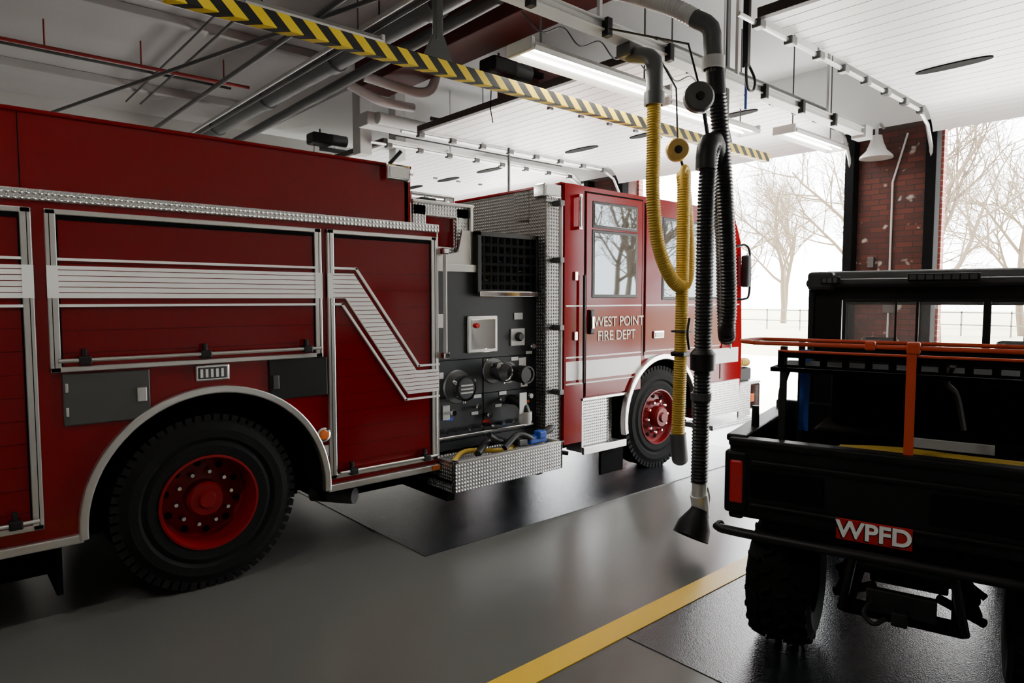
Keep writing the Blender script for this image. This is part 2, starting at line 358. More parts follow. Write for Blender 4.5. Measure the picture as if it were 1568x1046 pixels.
pipe(g,'saddle',[(4.90,Y+.02,2.68),(4.87,Y,2.83),(4.81,Y-.01,2.87),(4.77,Y-.02,2.8),(4.76,Y-.03,2.68)],.028,'yhose',10,True)
boxes(g,'strap',[(4.725,4.855,Y-.085,Y+.045,1.30,1.34),(4.725,4.855,Y-.085,Y+.045,1.5,1.52)],'black',.01)
pipe(g,'grip',[(4.80,Y-.09,1.62),(4.76,Y-.10,1.5),(4.80,Y-.09,1.36)],.012,'black',8,True)
lathe(g,'balancer',[(0,-.035),(.085,-.035),(.095,-.02),(.095,.02),(.085,.035),(0,.035)],(4.72,Y,3.0),(-.66,-.75,0),'brass',28)
lathe(g,'balancer_hub',[(0,.05),(.03,.05),(.035,.03)],(4.72,Y,3.0),(-.66,-.75,0),'black',16)
pipe(g,'cable',[(4.72,Y,3.1),(4.72,Y+.02,3.5),(4.70,3.5,3.82)],.008,'black',6)
pipe(g,'chain',[(4.76,Y,2.95),(4.80,Y,2.88)],.012,'black',6)
# ---- black hose drop
g=group('black_exhaust_hose',(4.1,2.6,2.2)); Y=2.6
hose(g,'spiral_duct',[(4.04,3.40,4.10),(4.04,3.2,4.0),(4.05,2.9,3.83),(4.07,2.7,3.69)],.062,'galv',.03)
pipe(g,'elbow',[(4.065,2.72,3.70),(4.09,2.61,3.61),(4.11,Y,3.48),(4.14,Y,3.33)],.062,'pipeg',18,True)
lathe(g,'cuff',[(.066,0),(.078,0),(.078,-.08),(.066,-.08)],(4.12,Y,3.42),(0,0,1),'lgrey',20)
pipe(g,'adapter',[(4.12,Y,3.42),(4.15,Y,3.3),(4.165,Y,3.18)],.064,'black',16)
hose(g,'hose',[(4.165,Y,3.22),(4.23,Y,2.9),(4.30,Y,2.5),(4.35,Y,2.05),(4.37,Y,1.72),(4.39,Y+.02,1.57),(4.46,Y+.06,1.50),(4.54,Y+.12,1.58),(4.55,Y+.14,1.8),(4.52,Y+.14,2.2),(4.40,Y+.11,2.55),(4.24,Y+.05,2.77),(4.13,Y,2.82),(4.07,Y-.01,2.70),(4.06,Y,2.3),(4.055,Y,1.4),(4.045,Y,.9),(4.04,Y,.50)],.062,'bhose',.024)
pipe(g,'saddle',[(4.24,Y+.04,2.74),(4.18,Y+.01,2.84),(4.12,Y,2.86),(4.06,Y,2.80),(4.05,Y,2.66)],.07,'black',14,True)
lathe(g,'swivel',[(.06,0),(.085,.01),(.088,.12),(.066,.15)],(4.055,Y,1.28),(0,0,1),'black',20)
lathe(g,'coupling',[(.066,0),(.072,0),(.072,.05),(.06,.05)],(4.045,Y,1.08),(0,0,1),'pipeg',20)
pipe(g,'neck',[(4.04,Y,.52),(4.04,Y,.44),(4.035,Y,.38)],.052,'galv',16)
pipe(g,'elbow_end',[(4.035,Y,.42),(4.055,Y,.34),(4.03,Y-.02,.26)],.062,'galv',16,True)
lathe(g,'nozzle',[(.06,0),(.065,.02),(.115,.12),(.125,.20),(.115,.20),(.05,.03)],(4.035,Y-.01,.31),(-.55,.05,-1),'black',24)
pipe(g,'gas_handle',[(4.10,Y-.02,.46),(4.13,Y-.02,.38),(4.11,Y-.02,.30)],.012,'galv',8,True)
lathe(g,'balancer',[(0,-.04),(.085,-.04),(.10,-.025),(.10,.025),(.085,.04),(0,.04)],(3.95,Y,3.12),(-.66,-.75,0),'grey',28)
lathe(g,'balancer_rim',[(.06,.04),(.065,.048),(.085,.048),(.09,.04)],(3.95,Y,3.12),(.66,.75,0),'galv',28)
lathe(g,'balancer_hub',[(0,.06),(.025,.06),(.03,.04)],(3.95,Y,3.12),(-.66,-.75,0),'black',16)
pipe(g,'cable',[(3.95,Y,3.2),(3.97,Y+.1,3.5),(4.0,3.42,3.82)],.008,'black',6)
pipe(g,'chain',[(4.02,Y,3.03),(4.06,Y,2.9),(4.10,Y,2.88)],.014,'black',6)
g=group('pull_cord_reel',(5.4,2.95,3.8))
boxes(g,'post',[(5.35,5.40,3.05,3.10,3.75,CZ)],'black',.005)
pipe(g,'loop',[(5.37,3.07,3.8),(5.30,3.03,3.66),(5.33,3.03,3.56),(5.42,3.03,3.56),(5.44,3.03,3.66),(5.38,3.07,3.8)],.012,'black',6,True)
pipe(g,'cord',[(5.37,3.07,3.8),(5.37,3.07,3.4)],.012,'blue',6)

# ------------------------------------------------------------------ FIRE TRUCK
T=group('fire_truck',(3,5.5,0)); YS=4.25; YB=6.75
out=[(-2.6,.50),(.64,.50)]+arc(1.33,.52,.70,180,0,28)+[(2.04,.50),(2.98,.50),(2.98,2.30),(-2.6,2.30)]
prism(T,'rear_body_side',out,YS,4.9,'red')
box(T,'rear_body_core',-2.6,2.98,4.9,YB,.75,2.30,'red')
ring(T,'rear_wheel_well',1.33,.52,.685,.699,0,180,YS+.02,4.9,'blackm')
box(T,'wheel_well_back',.5,2.1,4.86,4.9,.3,1.3,'blackm')
ring(T,'rear_fender_trim',1.33,.52,.69,.735,-4,184,YS-.045,YS+.01,'alu',40,.008)
HT=2.77
box(T,'hosebed_wall',-2.6,2.84,4.42,4.47,2.30,HT,'red',.004)
boxes(T,'hosebed_lip',[(-2.6,2.86,4.40,4.49,HT-.005,HT+.02)],'red',.01)
boxes(T,'hosebed_end',[(2.80,2.86,4.42,YB-.15,2.3,HT)],'red',.004)
boxes(T,'hosebed_inside',[(-2.6,2.8,4.5,YB-.15,2.3,2.62)],'blackm')
boxes(T,'hosebed_far_wall',[(-2.6,2.84,YB-.2,YB-.15,2.3,HT)],'red')
boxes(T,'hosebed_seam',[(.42,.425,4.415,4.42,2.32,HT)],'blackm')
box(T,'tread_trim',-2.6,2.99,YS-.02,4.42,2.285,2.345,'dia',.006)
boxes(T,'body_bottom_trim',[(-2.6,.62,YS-.03,YS+.03,.455,.505),(2.05,2.985,YS-.03,YS+.03,.455,.505)],'alu',.008)
boxes(T,'under_skirt',[(-2.6,.5,YS+.2,YB,.25,.5),(2.15,2.9,YS+.3,YB,.3,.5)],'blackm')
YF=YS-.022
def frame(name,x0,x1,z0,z1,w=.05,wt=.03):
    boxes(T,name+'_frame',[(x0,x0+w,YF,YS+.01,z0,z1),(x1-w,x1,YF,YS+.01,z0,z1),(x0,x1,YF,YS+.01,z1-wt,z1),(x0,x1,YF,YS+.01,z0,z0+wt)],'alu',.005)
    boxes(T,name+'_inner_gap',[(x0+w,x1-w,YF+.006,YS+.005,z1-wt-.025,z1-wt),(x0+w,x0+w+.008,YF+.008,YS,z0,z1),(x1-w-.008,x1-w,YF+.008,YS,z0,z1),(x0+.018,x0+.022,YF-.001,YF,z0+.01,z1-.01),(x1-.022,x1-.018,YF-.001,YF,z0+.01,z1-.01)],'blackm')
    boxes(T,name+'_shutter',[(x0+w,x1-w,YS-.010,YS+.004,z0+.03,z1-wt)],'redsh',.002)
    n=int((z1-z0-.2)/.12); boxes(T,name+'_slat_joints',[(x0+w,x1-w,YS-.0108,YS-.0095,z0+.1+i*.12,z0+.102+i*.12) for i in range(n)],'blackm')
frame('compartment_rear',-1.0,.445,.57,2.25)
frame('compartment_far_rear',-2.55,-1.1,.57,2.25)
frame('compartment_mid',.50,2.03,1.39,2.25)
frame('compartment_front',2.07,2.965,.54,2.25)
def handle(name,x0,x1,z):
    pipe(T,name+'_bar',[(x0,YF-.045,z),(x1,YF-.045,z)],.011,'alu',10)
    xs=[x0+.12,(x0+x1)/2,x1-.1] if x1-x0>.9 else [x0+.1,x1-.1]
    boxes(T,name+'_brackets',[(x-.03,x+.03,YF-.06,YF,z-.025,z+.02) for x in xs],'black',.006)
    boxes(T,name+'_posts',[(x-.012,x+.012,YF-.03,YF,z,z+.06) for x in xs],'black',.004)
handle('mid_handle',.53,2.0,1.455); handle('rear_handle',-.97,.42,.63); handle('front_handle',2.12,2.93,.585)
YW=YS-.026
def sbox(n,l,mat,y=YW): boxes(T,n,[(a,b,y,YS,c,d) for a,b,c,d in l],mat)
segs=[(-2.5,-1.15),(-.95,.395),(.55,1.98)]
sbox('stripe_field',[(a,b,1.785,1.955) for a,b in segs],'white')
sbox('stripe_thin',[(a,b,c,c+.014) for a,b in segs for c in (1.982,1.738)],'white')
sbox('stripe_over_frames',[(-1.15,-.95,1.785,1.955),(.395,.445,1.785,1.955),(.50,.55,1.785,1.955),(1.98,2.03,1.785,1.955),(2.07,2.12,1.785,1.955)],'white',YW-.003)
sbox('stripe_lines',[(a,b,c,c+.0035) for a,b in segs for c in (1.812,1.842,1.872,1.902,1.932)],'redsh',YW-.0015)
fld=[(2.10,1.955),(2.262,1.955),(2.772,1.245),(2.975,1.245),(2.975,1.075),(2.70,1.075),(2.20,1.785),(2.10,1.785)]
prism(T,'stripe_diagonal',fld,YW-.001,YS,'white')
def pline(name,pts,w,mat,y):
    V=[];Fc=[]
    for (a,b) in zip(pts[:-1],pts[1:]):
        A=Vector((a[0],0,a[1]));B=Vector((b[0],0,b[1]));d=(B-A).normalized();nn=Vector((-d.z,0,d.x))*w/2;A-=d*w/2;B+=d*w/2
        k=len(V)
        for yy in (y,YS):
            for q in (A-nn,B-nn,B+nn,A+nn): V.append((q.x,yy,q.z))
        Fc+=[(k,k+1,k+2,k+3),(k,k+1,k+5,k+4),(k+1,k+2,k+6,k+5),(k+2,k+3,k+7,k+6),(k+3,k,k+4,k+7)]
    add(name,V,Fc,mat,T)
pline('stripe_outer_line',[(2.10,1.99),(2.285,1.99),(2.795,1.28),(2.975,1.28)],.015,'white',YW)
pline('stripe_inner_line',[(2.10,1.745),(2.175,1.745),(2.68,1.035),(2.975,1.035)],.015,'white',YW)
ll=[]
def xb(z):
    l=2.10 if z>1.785 else 2.70-(z-1.075)*(.5/.71)
    r=2.975 if z<1.245 else 2.772-(z-1.245)*(.51/.71)
    return l,r
z=1.10
while z<1.95:
    l,r=xb(z); ll.append((l+.004,r-.004,z,z+.0035)); z+=.03
sbox('stripe_diag_lines',ll,'redsh',YW-.003)
box(T,'fuel_door_grey',.55,.97,YS-.018,YS,1.10,1.38,'grey',.006)
boxes(T,'latch',[(.90,.95,YS-.03,YS-.018,1.20,1.28),(.56,.575,YS-.025,YS,1.15,1.2),(.56,.575,YS-.025,YS,1.28,1.33)],'alu',.004)
box(T,'fuel_door_dark',1.66,2.06,YS-.018,YS,1.13,1.39,'black',.006)
boxes(T,'latch_dark',[(1.68,1.72,YS-.03,YS-.018,1.2,1.29)],'grey',.004)
box(T,'scene_light_bezel',1.215,1.415,YS-.02,YS,1.285,1.385,'chrome',.012); box(T,'scene_light_lens',1.23,1.40,YS-.028,YS-.018,1.30,1.37,'grey',.008)
boxes(T,'scene_light_bars',[(1.24+.03*i,1.255+.03*i,YS-.031,YS-.028,1.31,1.36) for i in range(5)],'lens')
lathe(T,'amber_marker',[(0,-.05),(.03,-.045),(.04,-.02)],(2.02,YS,.86),(0,1,0),'amber',20); lathe(T,'amber_bezel',[(.038,-.032),(.050,-.028),(.050,0)],(2.02,YS,.86),(0,1,0),'chrome',20)
box(T,'small_label',2.00,2.065,YS-.004,YS,.70,.78,'sheet')
box(T,'reflector',2.90,2.97,YS-.045,YS-.02,.465,.50,'amber',.004)
box(T,'mudflap',.50,.53,4.35,4.9,.15,.75,'blackm')
pipe(T,'exhaust_tip',[(2.15,4.7,.33),(2.35,4.42,.33)],.06,'grey',16)
def wheel(cx,yo,depth,name,lug=10):
    c=(cx,yo,.535)
    lathe(T,name+'_tyre',[(.285,.03),(.295,.005),(.35,-.0),(.38,.012),(.40,-.004),(.45,-.004),(.47,.006),(.505,.02),(.528,.05),(.533,.09),(.533,.14),(.522,.145),(.522,.155),(.533,.16),(.533,.24),(.52,.29),(.285,.29)],c,(0,1,0),'rubber',72,20)
    V=[];Fc=[]
    for i in range(60):
        t=2*math.pi*i/60; r0,r1,a0,a1,dt=.49,.541,.015,.085,.036
        k=len(V)
        for aa in (a0,a1):
            for rr,ts in ((r0,-dt),(r0,dt),(r1,dt),(r1,-dt)):
                V.append((cx+rr*math.cos(t+ts),yo+aa,.535+rr*math.sin(t+ts)))
        Fc+=[tuple(j+k for j in f) for f in [(0,1,2,3),(7,6,5,4),(0,4,5,1),(1,5,6,2),(2,6,7,3),(3,7,4,0)]]
    add(name+'_tread',V,Fc,'rubber',T)
    lathe(T,name+'_rim',[(.295,.03),(.292,-.002),(.278,-.004),(.270,.02),(.262,.05),(.255,depth),(.235,depth+.02),(.20,depth+.01),(.15,depth-.0),(.115,depth-.01),(.11,depth-.08),(.095,depth-.10),(.0,depth-.10)],c,(0,1,0),'redwheel',64,25)
    for i in range(lug):
        t=2*math.pi*i/lug+.1
        lathe(T,name+'_nut_%d'%i,[(0,-.05),(.012,-.05),(.021,-.03),(.023,0)],(cx+.165*math.cos(t),yo+depth,.535+.165*math.sin(t)),(0,1,0),'chrome',8)
        t+=.31
        lathe(T,name+'_hand_hole_%d'%i,[(0,-.004),(.019,-.004),(.022,0)],(cx+.215*math.cos(t),yo+depth+.006,.535+.215*math.sin(t)),(0,1,0),'blackm',10)
    lathe(T,name+'_hub_cap',[(0,-.02),(.045,-.02),(.055,0)],(cx,yo+depth-.10,.535),(0,1,0),'redwheel',20)
wheel(1.29,YS+.01,.17,'rear_wheel'); wheel(5.83,YS+.01,.05,'front_wheel')
lathe(T,'rear_wheel_inner_tyre',[(.3,0),(.5,0),(.53,.05),(.53,.25),(.3,.29)],(1.29,4.6,.535),(0,1,0),'rubber',48)
for xx,nm in ((1.29,'rear_far'),(5.83,'front_far')):
    lathe(T,nm+'_tyre',[(.0,0),(.3,0),(.5,0),(.53,.05),(.53,.25),(.5,.3),(.0,.3)],(xx,YB-.32,.535),(0,1,0),'rubber',48)
boxes(T,'chassis_rails',[(-2.6,7.4,4.95,5.05,.55,.8),(-2.6,7.4,5.95,6.05,.55,.8),(1.2,1.4,4.5,6.6,.45,.62),(5.75,5.9,4.5,6.6,.45,.62),(2.98,4.4,4.85,YB-.1,.45,.7),(2.2,3.4,5.1,5.9,.25,.6),(4.4,5.2,5.1,6.4,.25,.6)],'blackm')
# pump module
YP=4.40
box(T,'pump_house',2.98,4.20,YP,YB-.1,.52,2.02,'panel')
boxes(T,'pump_panel_seams',[(3.02,4.16,YP-.004,YP,z,z+.006) for z in (1.28,.62,.98)]+[(3.55,3.556,YP-.004,YP,.62,1.28)],'blackm')
def cap(x,z,r,l,m='chrome',n=''):
    lathe(T,'port_flange'+n,[(0,-.012),(r*1.25,-.012),(r*1.35,-.0)],(x,YP,z),(0,1,0),'grey',32)
    lathe(T,'port_body'+n,[(r*.9,0),(r*.9,-l*.6),(r,-l*.6),(r,-l),(r*.85,-l),(r*.8,-l+.01),(0,-l+.01)],(x,YP,z),(0,1,0),m,32)
    for i in range(3):
        t=2.1*i+.5; pipe(T,'port_lug%s_%d'%(n,i),[(x+r*math.cos(t),YP-l*.8,z+r*math.sin(t)),(x+1.18*r*math.cos(t),YP-l*.8,z+1.18*r*math.sin(t))],.012,m,8)
cap(3.28,1.06,.105,.12,'chrome',n='_a'); 
lathe(T,'port_cap_face',[(0,-.128),(.08,-.126),(.09,-.11)],(3.28,YP,1.06),(0,1,0),'panel',24)
boxes(T,'port_cap_marks',[(3.22,3.34,YP-.135,YP-.126,z,z+.012) for z in (1.02,1.05,1.08)],'lgrey')
cap(3.66,1.17,.085,.18,'chrome',n='_b'); cap(3.83,1.14,.075,.26,'black',n='_c')
pipe(T,'discharge_elbow',[(3.86,YP,.90),(3.86,YP-.10,.90),(3.88,YP-.16,.84),(3.88,YP-.17,.78)],.045,'black',16,True)
lathe(T,'discharge_cap',[(0,-.03),(.05,-.03),(.06,0),(.06,.07),(.045,.07)],(3.88,YP-.17,.74),(0,0,1),'lgrey',20)
boxes(T,'tag_white',[(3.80,3.88,YP-.19,YP-.185,.80,.98)],'sheet')
boxes(T,'gauge_bezel',[(3.38,3.70,YP-.02,YP,1.33,1.64)],'alu',.01)
boxes(T,'gauge_plate_window',[(3.41,3.67,YP-.026,YP-.018,1.36,1.61)],'chrome',.01)
lathe(T,'gauge_pull',[(0,-.05),(.02,-.05),(.025,-.02)],(3.46,YP,1.56),(0,1,0),'redlens',12)
boxes(T,'round_gauge_plates',[(3.86,4.02,YP-.012,YP,1.37,1.52),(3.90,4.0,YP-.008,YP,1.60,1.66),(3.08,3.16,YP-.006,YP,1.55,1.66),(3.13,3.20,YP-.008,YP,.80,.92)],'lgrey',.004)
lathe(T,'knob',[(0,-.05),(.03,-.05),(.04,-.03),(.04,0)],(3.94,YP-.012,1.45),(0,1,0),'panel',16)
for i,(x,z) in enumerate(((3.46,.88),(3.58,.80),(3.72,.92),(4.05,.92),(4.08,1.36),(3.2,.86))):
    lathe(T,'valve_knob_%d'%i,[(0,-.07),(.022,-.07),(.028,-.055),(.012,-.04),(.012,0)],(x,YP,z),(0,1,0),'chrome',14)
    boxes(T,'valve_tag_%d'%i,[(x-.035,x+.035,YP-.005,YP,z-.07,z-.045)],['sheet','redlens','sheet','amber','sheet','blue'][i])
boxes(T,'small_labels',[(3.45+.14*i,3.53+.14*i,YP-.005,YP,z,z+.03) for i in range(4) for z in (.95,1.24) if (i+int(z*10))%2]+[(3.96,4.04,YP-.006,YP,1.18,1.26),(3.98,4.06,YP-.006,YP,1.0,1.06),(3.1,3.14,YP-.005,YP,1.14,1.19)],'sheet')
boxes(T,'side_labels',[(3.01,3.07,YP-.006,YP,z,z+.05) for z in (.66,.76,.86,1.02,1.2)],'sheet')
pipe(T,'drain_row',[(3.06,YP-.03,.66),(4.1,YP-.03,.66)],.012,'chrome',8)
for i in range(8): lathe(T,'drain_%d'%i,[(0,-.05),(.018,-.05),(.02,0)],(3.14+.12*i,YP,.71),(0,1,0),'chrome',10)
# diamond-plate console above the panel
box(T,'upper_floor',2.98,4.30,YP,YB-.1,2.02,2.06,'dia')
boxes(T,'console_face',[(2.90,3.46,YP+.05,YP+.08,2.06,2.20),(2.90,3.02,YP+.05,YP+.08,2.20,2.52),(3.32,3.46,YP+.05,YP+.08,2.20,2.52),(2.90,3.46,YP+.05,YP+.08,2.44,2.54),(3.43,3.46,YP+.05,YP+.5,2.06,2.54)],'dia',.004)
boxes(T,'console_reflection',[(3.02,3.32,YP+.10,YP+.12,2.20,2.44)],'red')  # red panel; its colour stands in for the reddish reflection here
boxes(T,'console_trim',[(2.88,3.48,YP+.02,YP+.12,2.53,2.555),(2.98,3.48,YP-.03,YP+.02,2.0,2.06),(3.44,3.47,YP+.02,YP+.06,2.06,2.54)],'alu',.004)
prism(T,'console_gusset',[(3.10,2.06),(3.42,2.06),(3.42,2.34),(3.34,2.34),(3.30,2.16),(3.10,2.12)],YP,YP+.02,'alu')
pipe(T,'console_rail',[(2.98,YP+.2,2.55),(2.98,YP+.2,2.63),(3.4,YP+.2,2.63),(3.4,YP+.2,2.55)],.012,'chrome',8)
boxes(T,'console_top_items',[(3.05,3.2,YP+.16,YP+.26,2.555,2.60)],'black',.01)
box(T,'crosslay_box',3.50,4.14,YP-.02,YP+1.6,1.86,2.30,'blackm',.01)
boxes(T,'crosslay_frame',[(3.46,3.50,YP-.05,YP+.02,1.83,2.34),(4.12,4.15,YP-.05,YP+.02,1.83,2.34),(3.46,4.15,YP-.05,YP+.02,2.30,2.34)],'black',.005)
boxes(T,'crosslay_lip',[(3.48,4.14,YP-.06,YP,1.80,1.845)],'chrome',.006)
bl=[(3.52+.075*i,3.545+.075*i,YP-.045,YP-.035,1.86,2.3) for i in range(8)]+[(3.5,4.13,YP-.048,YP-.04,1.9+.08*i,1.925+.08*i) for i in range(5)]
boxes(T,'crosslay_webbing',bl,'blackm')
M['navy']=mk('hose_jacket_navy',(.01,.03,.16),.8); M['dred']=mk('hose_jacket_red',(.2,.01,.012),.8); M['dyel']=mk('hose_jacket_yellow',(.32,.27,.03),.8); M['dgrn']=mk('hose_jacket_green',(.015,.14,.03),.8)
for i in range(16):
    x=3.53+.075*(i%8)+.015;z=1.93+.08*((i*5)%4)+.005
    boxes(T,'hose_bundle_%d'%i,[(x,x+.05,YP-.034,YP-.02,z,z+.05)],['navy','dred','dyel','dgrn'][(i*7+i//4)%4],.008)
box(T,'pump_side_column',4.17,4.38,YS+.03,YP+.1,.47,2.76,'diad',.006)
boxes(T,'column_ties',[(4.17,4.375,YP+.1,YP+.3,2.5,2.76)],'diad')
pipe(T,'grab_bar_long',[(4.28,YS-.05,.93),(4.28,YS-.05,2.64)],.017,'lgrey',10)
boxes(T,'grab_bar_stanchions',[(4.25,4.31,YS-.07,YS+.03,z,z+.05) for z in (.92,1.5,2.1,2.6)],'grey',.008)
pipe(T,'grab_bar_short',[(3.02,YS-.05,1.32),(3.02,YS-.05,2.15)],.016,'lgrey',10)
boxes(T,'grab_short_stanchions',[(3.0,3.05,YS-.07,YS+.15,z,z+.05) for z in (1.32,2.12)],'chrome',.008)
boxes(T,'left_edge_post',[(2.98,3.0,YS+.01,YP,.52,2.3)],'alu')
boxes(T,'running_board',[(2.99,4.17,4.06,4.08,.30,.535),(2.99,3.01,4.06,4.42,.30,.535),(4.15,4.17,4.06,4.42,.30,.535),(2.99,4.17,4.08,4.42,.36,.40),(2.99,4.17,4.40,4.42,.3,.55)],'dia',.004)
boxes(T,'running_board_lip',[(2.98,4.18,4.05,4.09,.53,.545),(2.98,3.03,4.05,4.42,.53,.545),(4.14,4.18,4.05,4.42,.53,.545)],'alu',.003)
pipe(T,'tow_pin',[(4.17,4.2,.43),(4.3,4.12,.40)],.02,'black',8)
hose(T,'tray_hose',[(3.08,4.2,.50),(3.3,4.3,.54),(3.6,4.16,.53),(3.9,4.3,.54),(4.08,4.2,.5)],.022,'yhose',.02)
pipe(T,'tool_black',[(3.30,4.16,.54),(3.55,4.3,.60),(3.75,4.2,.55)],.03,'black',10,True)
pipe(T,'tool_handle',[(3.42,4.16,.68),(3.56,4.22,.60),(3.70,4.28,.56)],.022,'black',10,True)
pipe(T,'tool_black_b',[(3.55,4.12,.56),(3.72,4.15,.64),(3.86,4.14,.60),(3.95,4.2,.56)],.026,'black',10,True)
boxes(T,'tool_blue',[(3.84,4.04,4.12,4.20,.54,.61),(3.93,4.02,4.1,4.18,.58,.65)],'blue',.015)
boxes(T,'tool_wrench',[(3.72,3.82,4.13,4.19,.54,.60)],'grey',.01)
lathe(T,'hose_nozzle_brass',[(0,0),(.03,0),(.035,.1),(.02,.14)],(4.0,4.14,.62),(1,0,.3),'black',12)
boxes(T,'under_step_brackets',[(3.03,3.10,4.2,4.9,.2,.36),(4.0,4.06,4.2,4.9,.24,.36)],'blackm')
# cab
out=[(4.38,.44),(4.62,.44),(4.62,.84),(5.31,.84)]+arc(5.84,.56,.60,152,5,24)+[(6.46,.44),(6.78,.44),(7.42,.44),(7.46,.9),(7.46,1.3),(7.40,2.45),(7.22,2.80),(4.38,2.82)]
prism(T,'cab_shell',out,YS,YB-.02,'redcab')
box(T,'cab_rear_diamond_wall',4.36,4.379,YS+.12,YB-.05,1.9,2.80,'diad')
boxes(T,'cab_rear_cap',[(4.35,4.6,YS+.02,YB-.1,2.80,2.83)],'redcab',.01)
boxes(T,'cab_corner_light',[(4.14,4.36,YS+.02,YS+.16,2.68,2.80)],'chrome',.01)
boxes(T,'cab_corner_lens',[(4.16,4.34,YS+.015,YS+.02,2.70,2.78)],'lens',.004)
ring(T,'front_wheel_well',5.84,.56,.585,.6,0,180,YS+.02,4.9,'blackm'); box(T,'front_well_back',5.2,6.45,4.84,4.9,.3,1.2,'blackm')
ring(T,'front_fender_trim',5.84,.56,.59,.645,-8,192,YS-.05,YS+.01,'alu',40,.008)
box(T,'cab_under',4.4,5.3,4.45,YB-.1,.35,.86,'blackm')
boxes(T,'cab_step',[(4.63,5.24,YS-.02,4.45,.33,.37),(4.63,5.24,4.40,4.45,.33,.84)],'dia',.005)
boxes(T,'cab_step_sides',[(4.62,4.64,YS,4.45,.33,.84),(5.0,5.02,YS+.02,4.45,.37,.84)],'alu',.004)
boxes(T,'cab_step_infill',[(4.62,5.02,YS+.02,YS+.03,.37,.83)],'dia')
boxes(T,'cab_step_top',[(4.62,5.3,YS-.015,YS+.01,.825,.85)],'alu',.004)
boxes(T,'cab_step_lip',[(4.62,5.25,YS-.03,YS,.315,.385)],'alu',.004)
boxes(T,'front_step',[(6.75,7.40,YS-.02,YS+.02,.42,.82),(6.70,7.62,YS-.10,YS+.3,.28,.34)],'dia',.006)
box(T,'front_mudflap',4.95,5.30,4.30,4.33,.05,.34,'blackm',.01)
box(T,'rear_door_slab',4.655,5.49,YS-.012,YS,.86,2.76,'redcab',.006)
boxes(T,'rear_door_gap',[(4.64,4.655,YS-.003,YS,.85,2.77),(5.49,5.505,YS-.003,YS,.85,2.77),(4.64,5.505,YS-.003,YS,2.76,2.775)],'blackm')
box(T,'front_door_slab',5.55,6.98,YS-.012,YS,1.24,2.74,'redcab',.006)
boxes(T,'front_door_gap',[(5.535,5.55,YS-.003,YS,1.2,2.75),(6.98,6.995,YS-.003,YS,.85,2.75)],'blackm')
def win(nm,pts,fr=.03):
    cx=sum(p[0] for p in pts)/len(pts);cz=sum(p[1] for p in pts)/len(pts)
    big=[(p[0]+math.copysign(fr,p[0]-cx),p[1]+math.copysign(fr,p[1]-cz)) for p in pts]
    prism(T,nm+'_gasket',big,YS-.018,YS,'black','Y',.008); prism(T,nm,pts,YS-.021,YS,'glass','Y',.003)
win('window_rear_door',[(4.76,1.82),(5.38,1.82),(5.38,2.40),(4.76,2.40)],.03)
win('window_rear_upper',[(4.76,2.47),(5.38,2.47),(5.38,2.67),(4.76,2.67)],.025)
win('window_front_door',[(5.85,1.80),(6.55,1.80),(6.55,2.6),(5.85,2.6)],.03)
win('window_vent',[(5.70,2.40),(5.80,2.40),(5.80,2.62),(5.70,2.62)],.02)
win('window_quarter',[(6.62,1.80),(6.9,1.80),(6.9,2.55),(6.62,2.6)],.02)
prism(T,'windshield',[(4.40,1.65),(6.6,1.65),(6.6,2.5),(4.40,2.5)],7.44,7.47,'glass','X')
YV=YS-.0145
boxes(T,'cab_band',[(4.66,5.485,YV,YS,1.03,1.205),(5.56,6.97,YV,YS,1.24,1.25),(6.5,7.38,YV+.01,YS,1.03,1.205),(4.40,4.63,YV+.01,YS,1.03,1.205),(5.555,5.9,YS-.003,YS,1.17,1.205)],'white')
boxes(T,'cab_thin_lines',[(a,b,YV,YS,z,z+.014) for a,b in ((4.66,5.485),(5.56,6.97)) for z in (1.71,)]+[(4.40,4.63,YS-.004,YS,z,z+.014) for z in (1.71,1.235,.99)]+[(4.66,5.485,YV,YS,z,z+.014) for z in (1.235,.99)]+[(6.995,7.38,YS-.004,YS,1.71,1.724)],'white')
text(T,'lettering_top','WEST POINT',(5.14,YV-.002,1.56),.135,'gold',.002,.95,.006)
text(T,'lettering_bottom','FIRE DEPT',(5.10,YV-.002,1.425),.135,'gold',.002,.95,.006)
boxes(T,'door_handle',[(4.69,4.75,YS-.04,YS-.01,1.45,1.68)],'black',.012); boxes(T,'door_handle_paddle',[(4.70,4.74,YS-.05,YS-.03,1.50,1.62)],'chrome',.008)
boxes(T,'hinges',[(4.50,4.54,YS-.02,YS,z,z+.08) for z in (1.4,1.95)],'chrome',.004)
pipe(T,'cab_grab_a',[(4.53,YS-.05,2.42),(4.53,YS-.05,2.72)],.016,'chrome',10)
boxes(T,'cab_grab_a_mounts',[(4.51,4.55,YS-.06,YS,z,z+.03) for z in (2.41,2.70)],'chrome',.004)
pipe(T,'cab_grab_b',[(4.60,YS-.04,1.0),(4.60,YS-.04,2.0)],.013,'black',8)
pipe(T,'cab_grab_c',[(7.1,YS-.06,1.2),(7.1,YS-.06,2.3)],.016,'chrome',8)
lathe(T,'door_emblem',[(0,-.018),(.13,-.016),(.15,-.0)],(6.55,YS-.012,1.46),(0,1,0),'gold',32)
lathe(T,'door_emblem_core',[(0,-.022),(.08,-.021),(.09,-.016)],(6.55,YS-.012,1.46),(0,1,0),'redsh',32)
boxes(T,'fender_lamp',[(5.68,5.86,YS-.03,YS-.01,1.37,1.45)],'chrome',.012); boxes(T,'fender_lamp_lens',[(5.70,5.84,YS-.036,YS-.03,1.385,1.435)],'lens',.006)
pipe(T,'mirror_arm',[(7.30,YS,2.40),(7.40,YS-.06,2.42),(7.45,YS-.09,2.3),(7.45,YS-.09,1.85),(7.4,YS-.05,1.78),(7.35,YS,1.78)],.014,'black',8,True)
box(T,'mirror_head',7.36,7.44,YS-.12,YS-.02,1.92,2.3,'black',.025)
